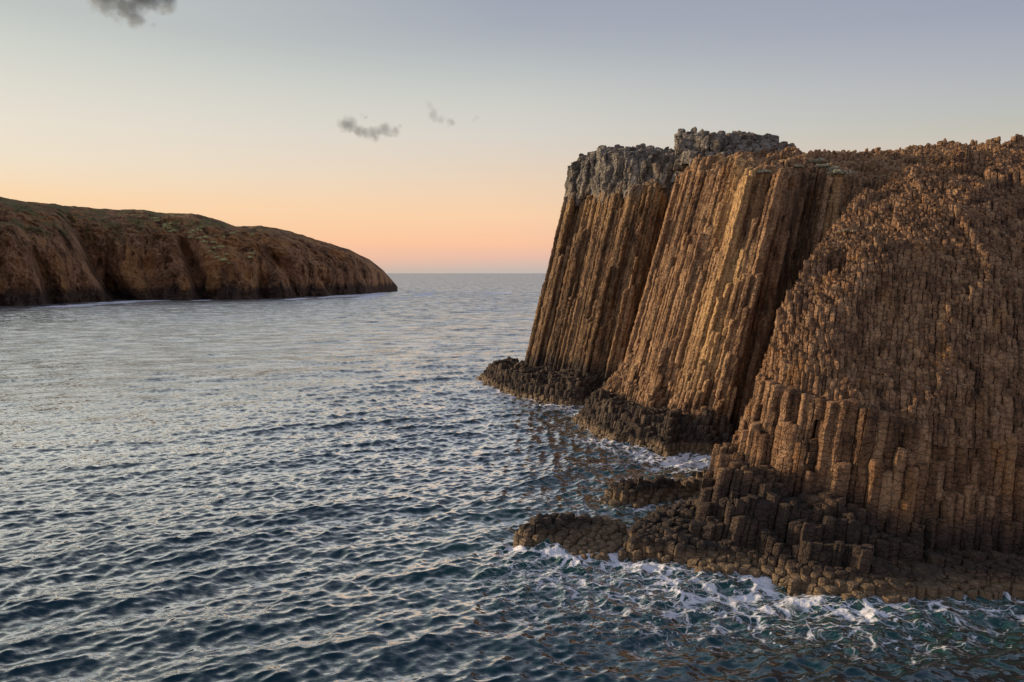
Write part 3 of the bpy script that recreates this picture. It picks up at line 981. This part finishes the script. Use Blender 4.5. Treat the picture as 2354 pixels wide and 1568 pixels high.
d_near = h_f / np.arange(560, 76, -0.42)
a_near = np.concatenate([np.linspace(-78, -40, 60, endpoint=False), np.linspace(-40, 40, 1250, endpoint=False), np.linspace(40, 78, 61)])
d = [d_near[-2]]
while d[-1] < 3500:
    d.append(d[-1] + max(.75, d[-1] / 340))
while d[-1] < 60000:
    d.append(d[-1] * 1.06)
d_far = np.array(d)
a_far = np.concatenate([np.linspace(-78, -40, 40, endpoint=False), np.linspace(-40, 40, 800, endpoint=False), np.linspace(40, 78, 41)])
FX, FY, FZ, FHX, FHY, FL = wave_sheet(d_far, a_far, 80 / 800)
FZ[0] -= .25
rx = np.arange(-110, 110, .4)
BX, BY, BZ, BHX, BHY, BL = wave_sheet(np.append(np.arange(21.2, -40, -.3), [-60, -90])[::-1], rx * 0, .4, rx)
BZ[BY > 20.0] -= .45
DX, DY, Zs, HX, HY, NL = wave_sheet(d_near, a_near, 80 / 1250)
NR, NA = DX.shape

# foam: where waves break round the rocks
foam = np.zeros(DX.shape, np.float32)
kd = KDTree(len(SHORE))
for i, s_ in enumerate(SHORE):
    kd.insert((s_[0], s_[1], 0), i)
kd.balance()
reg = np.argwhere((DX > -9) & (DX < 34) & (DY > 26) & (DY < 112))
sd = np.full(DX.shape, 99.0, np.float32)
step = reg[(reg[:, 0] % 2 == 0) & (reg[:, 1] % 3 == 0)]
for i, j in step:
    d = kd.find((DX[i, j], DY[i, j], 0))[2]
    sd[i:i + 2, j:j + 3] = d
FOAM = [([(1195, 1262), (1260, 1262), (1320, 1290)], 1.3, 1.1), ([(1215, 1300), (1330, 1330), (1420, 1300)], 2.0, .55), ([(1440, 1292), (1560, 1312), (1680, 1318), (1760, 1345)], 1.5, .95),
        ([(1520, 1345), (1620, 1370), (1720, 1392)], 2.4, .72), ([(1450, 1360), (1650, 1420), (1850, 1450), (2100, 1480)], 2.6, .46), ([(1240, 1330), (1400, 1400), (1560, 1400)], 2.2, .46), ([(1800, 1370), (1900, 1395), (1990, 1410)], 1.3, .9),
        ([(1990, 1405), (2120, 1400), (2240, 1402), (2352, 1415)], 1.4, .72), ([(1950, 1450), (2100, 1455), (2352, 1430)], 2.2, .42), ([(1260, 935), (1330, 945), (1390, 935)], 3.0, .75),
        ([(1250, 965), (1300, 1000), (1340, 1010)], 4.0, .38), ([(1370, 1014), (1450, 1036), (1520, 1060)], 2.8, .9), ([(1550, 1052), (1620, 1048), (1670, 1056)], 2.8, 1.1),
        ([(1600, 1075), (1640, 1065)], 2.2, .65), ([(1400, 1080), (1470, 1070), (1400, 1120)], 3.0, .48), ([(1470, 1165), (1520, 1150), (1560, 1135)], 1.2, .85), ([(1350, 1175), (1420, 1170)], 1.2, .6),
        ([(1300, 1060), (1360, 1110), (1330, 1150)], 4.5, .34), ([(1110, 895), (1200, 925)], 3.0, .34), ([(1430, 1255), (1422, 1290)], .7, .8), ([(1150, 1290), (1180, 1340)], 3.0, .40), ([(1180, 1360), (1350, 1420), (1500, 1450)], 2.6, .42), ([(1600, 1420), (1800, 1440), (1900, 1470)], 2.0, .45),
        ([(1100, 840), (1190, 830)], 6.0, .4)]
for pl, wd, st_ in FOAM:
    pp = at_sea([q[0] for q in pl], [q[1] for q in pl])[:, :2]
    dm = np.full(len(reg), 1e9)
    gx, gy = DX[reg[:, 0], reg[:, 1]], DY[reg[:, 0], reg[:, 1]]
    for i in range(len(pp) - 1):
        a, b2 = pp[i], pp[i + 1]
        ab = b2 - a
        tt_ = np.clip(((gx - a[0]) * ab[0] + (gy - a[1]) * ab[1]) / (ab @ ab), 0, 1)
        dm = np.minimum(dm, np.hypot(gx - a[0] - tt_ * ab[0], gy - a[1] - tt_ * ab[1]))
    v = st_ * np.exp(-(dm / wd) ** 2)
    cur = foam[reg[:, 0], reg[:, 1]]
    foam[reg[:, 0], reg[:, 1]] = np.maximum(cur, v) + .25 * np.minimum(cur, v)
foam = np.maximum(foam, .85 * np.exp(-(sd / .8) ** 2))
shal = np.exp(-(sd / 6.0) ** 2).astype(np.float32)
# calmer water in the lee, and the breaking crest on the low platform
bc = at_sea([1200, 1262, 1330], [1262, 1258, 1292])[:, :2]
for i in range(2):
    a, b2 = bc[i], bc[i + 1]
    ab = b2 - a
    tt_ = np.clip(((DX - a[0]) * ab[0] + (DY - a[1]) * ab[1]) / (ab @ ab), 0, 1)
    dd_ = np.hypot(DX - a[0] - tt_ * ab[0], DY - a[1] - tt_ * ab[1])
    m = np.exp(-(dd_ / .8) ** 2) * (.34 + .12 * noise2(DX.ravel() / .9, DY.ravel() / .9, 9).reshape(DX.shape))
    Zs = np.where(m > .02, Zs + m * .6, Zs)
fx = np.argwhere(foam > .25)
pf = np.stack([DX[fx[:, 0], fx[:, 1]], DY[fx[:, 0], fx[:, 1]], np.zeros(len(fx))], -1)
Zs[fx[:, 0], fx[:, 1]] += .20 * fbm(pf * 1.9, 4, 63) * np.minimum(foam[fx[:, 0], fx[:, 1]], 1.0)
V = np.stack([DX + HX, DY + HY, Zs], -1).reshape(-1, 3)
idx = np.arange(NR * NA).reshape(NR, NA)
Q = np.stack([idx[:-1, :-1], idx[:-1, 1:], idx[1:, 1:], idx[1:, :-1]], -1).reshape(-1, 4)
idx = np.arange(FX.size).reshape(FX.shape) + len(V)
V = np.concatenate([V, np.stack([FX + FHX, FY + FHY, FZ], -1).reshape(-1, 3)])
Q = np.concatenate([Q, np.stack([idx[:-1, :-1], idx[:-1, 1:], idx[1:, 1:], idx[1:, :-1]], -1).reshape(-1, 4)])
nf = FX.size + BX.size
idx = np.arange(BX.size).reshape(BX.shape) + len(V)
V = np.concatenate([V, np.stack([BX + BHX, BY + BHY, BZ], -1).reshape(-1, 3)])
Q = np.concatenate([Q, np.stack([idx[:-1, :-1], idx[:-1, 1:], idx[1:, 1:], idx[1:, :-1]], -1).reshape(-1, 4)])
ff = np.zeros(FX.shape, np.float32)
wl = np.stack([at_sea(xs[::4], yw[::4])[:, 0], at_sea(xs[::4], yw[::4])[:, 1]], -1)
kd2 = KDTree(len(wl))
for i, q in enumerate(wl):
    kd2.insert((q[0], q[1], 0), i)
kd2.balance()
for i, j in np.argwhere((FY > 270) & (FY < 660) & (FX < 0) & (FX > -330)):
    c_ = wl[kd2.find((FX[i, j], FY[i, j], 0))[1]]
    dy_ = c_[1] - FY[i, j]
    if -3 < dy_ < 32:
        ff[i, j] = 1.0 * math.exp(-((dy_ - 8) / 6.5) ** 2)
ff *= sstep(.0, .5, noise2(FX.ravel() / 9, FY.ravel() / 60, 88)).reshape(FX.shape)
lodv = np.concatenate([np.repeat(NL[:, None], NA, 1).ravel(), np.repeat(FL[:, None], FX.shape[1], 1).ravel(), np.zeros(BX.size)])

ms_ = bpy.data.materials.new("sea_water")
t = NT(ms_)
P = t.n('ShaderNodeNewGeometry').outputs['Position']
fo = t.attr('foam')
sh = t.attr('shallow')
flat = t.n('ShaderNodeMapping', {'Vector': P, 'Scale': (1, 1, 0)}).outputs[0]
rot = t.n('ShaderNodeMapping', {'Vector': flat, 'Rotation': (0, 0, math.radians(-28)), 'Scale': (.55, 1.25, 1)}).outputs[0]
lod = t.attr('lod')
N = t.n('ShaderNodeNewGeometry').outputs['Normal']


def slopes(vec, sc, det, amt):
    c = t.n('ShaderNodeTexNoise', {'Vector': vec, 'Scale': sc, 'Detail': det, 'Roughness': .6}).outputs[1]
    c = t.n('ShaderNodeVectorMath', {0: c, 1: (.5, .5, .5)}, operation='SUBTRACT').outputs[0]
    return t.n('ShaderNodeVectorMath', {0: c, 'Scale': amt}, operation='SCALE').outputs[0]


sa = slopes(rot, 3.6, 5, 1.05)
spk = t.noise(t.n('ShaderNodeMapping', {'Vector': rot, 'Scale': (.7, 1, 1)}).outputs[0], .34, 7, .72)
sb = slopes(rot, .30, 5, t.math('MULTIPLY', lod, .35))
sc_ = slopes(rot, 1.3, 3, t.math('MULTIPLY', lod, .25))
sm = t.n('ShaderNodeVectorMath', {0: t.n('ShaderNodeVectorMath', {0: sa, 1: sb}, operation='ADD').outputs[0], 1: sc_}, operation='ADD').outputs[0]
sm = t.n('ShaderNodeVectorMath', {0: sm, 1: (1, 1, 0)}, operation='MULTIPLY').outputs[0]
nn = t.n('ShaderNodeVectorMath', {0: t.n('ShaderNodeVectorMath', {0: N, 1: sm}, operation='ADD').outputs[0]}, operation='NORMALIZE').outputs[0]
deep = t.mix(t.noise(flat, .05, 3, .5), (.0030, .023, .034), (.0040, .032, .042))
deep = t.mix(t.math('MULTIPLY', sh, .8), deep, (.010, .058, .046))
patch = t.noise(t.n('ShaderNodeMapping', {'Vector': rot, 'Scale': (.5, 1, 1)}).outputs[0], .05, 8, .75)
rgh = t.math('ADD', .05, t.math('MULTIPLY', t.math('MULTIPLY', lod, .32), t.mapr(patch, .36, .62, .55, 1.1)))
fr = t.n('ShaderNodeFresnel', {'IOR': 1.333, 'Normal': nn}).outputs[0]
fr = t.math('MAXIMUM', t.math('SUBTRACT', t.math('MULTIPLY', fr, 4.1), .065), .012)
sp2 = t.mapr(spk, .40, .60, .42, 1.0)
fr = t.math('MULTIPLY', t.math('MINIMUM', fr, .97), t.math('SUBTRACT', 1.0, t.math('MULTIPLY', lod, t.math('SUBTRACT', 1.08, sp2))))
wd_ = t.n('ShaderNodeBsdfDiffuse', {'Color': deep, 'Normal': nn})
wg_ = t.n('ShaderNodeBsdfAnisotropic', {'Color': (1, 1, 1, 1), 'Roughness': rgh, 'Normal': nn})
wat = t.n('ShaderNodeMixShader', {0: fr, 1: wd_.outputs[0], 2: wg_.outputs[0]})
# foam lace
wn = t.n('ShaderNodeTexNoise', {'Vector': flat, 'Scale': .9, 'Detail': 4}).outputs[1]
wv = t.n('ShaderNodeVectorMath', {0: flat, 1: t.n('ShaderNodeVectorMath', {0: wn, 1: (1.5, 1.5, 0)}, operation='MULTIPLY').outputs[0]}, operation='ADD').outputs[0]
ls = t.n('ShaderNodeMapping', {'Vector': wv, 'Rotation': (0, 0, math.radians(12)), 'Scale': (.62, 1.0, 1)}).outputs[0]
v1 = t.n('ShaderNodeTexVoronoi', {'Vector': ls, 'Scale': 1.05}, feature='DISTANCE_TO_EDGE').outputs[0]
v2 = t.n('ShaderNodeTexVoronoi', {'Vector': ls, 'Scale': 2.9}, feature='DISTANCE_TO_EDGE').outputs[0]
lace = t.math('MINIMUM', v1, t.math('ADD', t.math('MULTIPLY', v2, .9), .03))
brk = t.noise(flat, .8, 6, .7)
# width of the threads grows with the amount of foam
thr = t.math('MULTIPLY', t.math('SUBTRACT', t.math('ADD', fo, t.math('MULTIPLY', t.math('SUBTRACT', brk, .5), 1.8)), .42), .16)
thr = t.math('ADD', thr, t.math('MULTIPLY', lod, .22))
fm = t.math('SUBTRACT', thr, lace)
fm = t.mapr(fm, -.02, .06)
flk = t.math('MULTIPLY', t.mapr(t.noise(ls, 2.6, 4, .65), .60, .66), t.mapr(fo, .12, .5))
fm = t.math('MAXIMUM', fm, flk)
fm = t.math('MULTIPLY', fm, t.mapr(fo, .05, .25))
fm = t.math('MULTIPLY', fm, t.mapr(t.noise(flat, 7.0, 4, .7), .22, .5, .45, 1))
fcol = t.n('ShaderNodeBsdfPrincipled', {'Base Color': (.74, .75, .79, 1), 'Roughness': .7,
                                        'Normal': t.n('ShaderNodeBump', {'Height': t.noise(flat, 6, 5, .7), 'Strength': .8, 'Distance': .08}).outputs[0]})
mx = t.n('ShaderNodeMixShader', {0: fm, 1: wat.outputs[0], 2: fcol.outputs[0]})
t.n('ShaderNodeOutputMaterial', {0: mx.outputs[0]})
sea = mesh_from("water", V, Q, ms_, attrs={'foam': np.concatenate([foam.ravel(), ff.ravel(), np.zeros(BX.size)]), 'shallow': np.concatenate([shal.ravel(), np.zeros(nf)]), 'lod': lodv}, smooth=True)
tag(sea, "rippled dark blue sea reflecting the pale evening sky", "sea", kind="structure")

# ------------------------------------------------------------------ plants on the headland rim
HP = [(1882, 376, 73, 1.1, .45), (1893, 386, 72.5, .8, .4), (1914, 394, 72, .8, .5), (1932, 403, 71.9, 1.3, .35), (1834, 387, 71.5, .6, .4), (1753, 399, 67.2, .8, .4), (1947, 537, 60.5, .7, .5)]
dg = None
hv = []
for ob in headland.children:
    pass
bpy.context.view_layer.update()
dg = bpy.context.evaluated_depsgraph_get()
HL = ["low pale sage plant on the brown slope above the gully rim", "small sage plant on the rim, just below a wider one", "round sage plant sitting on top of the gully wall columns",
      "widest bright sage cushion plant on the edge of the gully wall", "smallest sage tuft above the dark gully", "sage tuft at the top of the sunlit ochre column strip", "dry straw coloured tuft on the upper edge of the near buttress"]
for k, (x, y, d, r, fl) in enumerate(HP):
    dr = Vector(ray(x, y)).normalized()
    hit = scene.ray_cast(dg, Vector((0, 0, CAM_H)), dr)
    loc = hit[1] if hit[0] and abs(hit[1].y - d) < 14 else Vector(at(x, y, d))
    v, q = shrub_mesh(r * .95, fl + .15, 700, .13, 300 + k)
    o = mesh_from("shrub" if k < 6 else "grass_tuft", v, q, M_SAGE if k < 6 else M_DRY)
    o.location = loc + Vector((0, 0, .12))
    tag(o, HL[k], "plant")

# ------------------------------------------------------------------ clouds
def cloud(name, blobs, D, label, dens, seed):
    """blobs: bearing x, y and radius; a lumpy closed body filled with vapour"""
    cs = at(np.array([b[0] for b in blobs]), np.array([b[1] for b in blobs]), np.full(len(blobs), D)) + np.array([[0, RNG.uniform(-10, 10), 0] for b in blobs])
    rs = np.array([b[2] for b in blobs]) * D / FP
    cen = cs.mean(0)
    import bmesh
    bm = bmesh.new()
    from mathutils import Matrix
    for c, r in zip(cs - cen, rs):
        bmesh.ops.create_icosphere(bm, subdivisions=3, radius=r * 1.5, matrix=Matrix.Translation(Vector(c)) @ Matrix.Diagonal((1.1, 1, .9, 1)))
    me = bpy.data.meshes.new(name)
    bm.to_mesh(me)
    bm.free()
    m = bpy.data.materials.new("cloud_vapour")
    t = NT(m)
    P = t.n('ShaderNodeTexCoord').outputs['Object']
    wob = t.n('ShaderNodeTexNoise', {'Vector': P, 'Scale': .05, 'Detail': 4}).outputs[1]
    PW = t.n('ShaderNodeVectorMath', {0: P, 1: t.n('ShaderNodeVectorMath', {0: t.n('ShaderNodeVectorMath', {0: wob, 1: (.5, .5, .5)}, operation='SUBTRACT').outputs[0], 1: (16, 16, 16)}, operation='MULTIPLY').outputs[0]}, operation='ADD').outputs[0]
    acc = None
    for c, r, b in zip(cs - cen, rs, blobs):
        dd = t.n('ShaderNodeVectorMath', {0: PW, 1: tuple(c)}, operation='DISTANCE').outputs[1]
        v = t.math('MULTIPLY', t.mapr(dd, r * .25, r * 1.5, 1, 0), b[3] if len(b) > 3 else 1.0)
        acc = v if acc is None else t.math('MAXIMUM', acc, v)
    nz = t.noise(P, .050, 10, .72)
    d = t.math('SUBTRACT', t.math('ADD', acc, t.math('MULTIPLY', t.math('SUBTRACT', nz, .5), 2.6)), .50)
    d = t.math('MULTIPLY', t.math('MAXIMUM', d, 0.0), dens)
    pv = t.n('ShaderNodeVolumePrincipled', {'Color': (.47, .54, .58, 1), 'Density': d, 'Anisotropy': .2})
    t.n('ShaderNodeOutputMaterial', {1: pv.outputs[0]})
    me.materials.append(m)
    ob = bpy.data.objects.new(name, me)
    COL.objects.link(ob)
    ob.location = cen
    rm = ob.modifiers.new("skin", 'REMESH')
    rm.mode = 'VOXEL'
    rm.voxel_size = 2.2
    tag(ob, label, "cloud", group="small grey clouds in the evening sky")
    return ob


cloud("cloud", [(245, 5, 38), (285, 22, 34), (310, 40, 24), (335, 55, 14, .7), (330, -10, 45), (375, 2, 30), (395, -5, 22), (225, -15, 35), (300, -45, 50), (270, -10, 40), (355, 5, 26), (310, 12, 26), (352, 58, 9, .8)], 1300,
      "large dark grey cloud cut by the top of the sky above the island", .085, 1)
cloud("cloud", [(805, 288, 24), (790, 292, 18, .8), (822, 298, 18), (858, 304, 18), (865, 317, 13, .8), (885, 296, 18), (905, 303, 18, .9), (918, 289, 9, .8), (841, 268, 12, .85), (840, 303, 14, .9), (872, 302, 14, .95), (780, 286, 11, .75)], 1500,
      "dark grey puffy cloud low in the middle of the sky", .080, 2)
cloud("cloud", [(986, 246, 14, .85), (996, 262, 15, .9), (1014, 271, 13, .85), (1036, 280, 14, .95), (1002, 274, 10, .8), (990, 237, 8, .8)], 1500,
      "thin wispy grey cloud beside the darker puffy one", .075, 3)
cloud("cloud", [(1097, 271, 9, .9), (1090, 277, 6, .7)], 1500, "tiny faint shred of cloud nearest the cliff", .06, 4)

# ------------------------------------------------------------------ render look
scene.render.engine = 'CYCLES'
vs = scene.view_settings
scene.display_settings.display_device = 'sRGB'
vs.view_transform = 'Standard'
vs.look = 'None'
vs.exposure = 0.0
vs.gamma = 1.0
vs.use_curve_mapping = False
scene.cycles.use_denoising = True
scene.cycles.volume_step_rate = 0.2
scene.cycles.volume_max_steps = 256
scene.cycles.max_bounces = 6
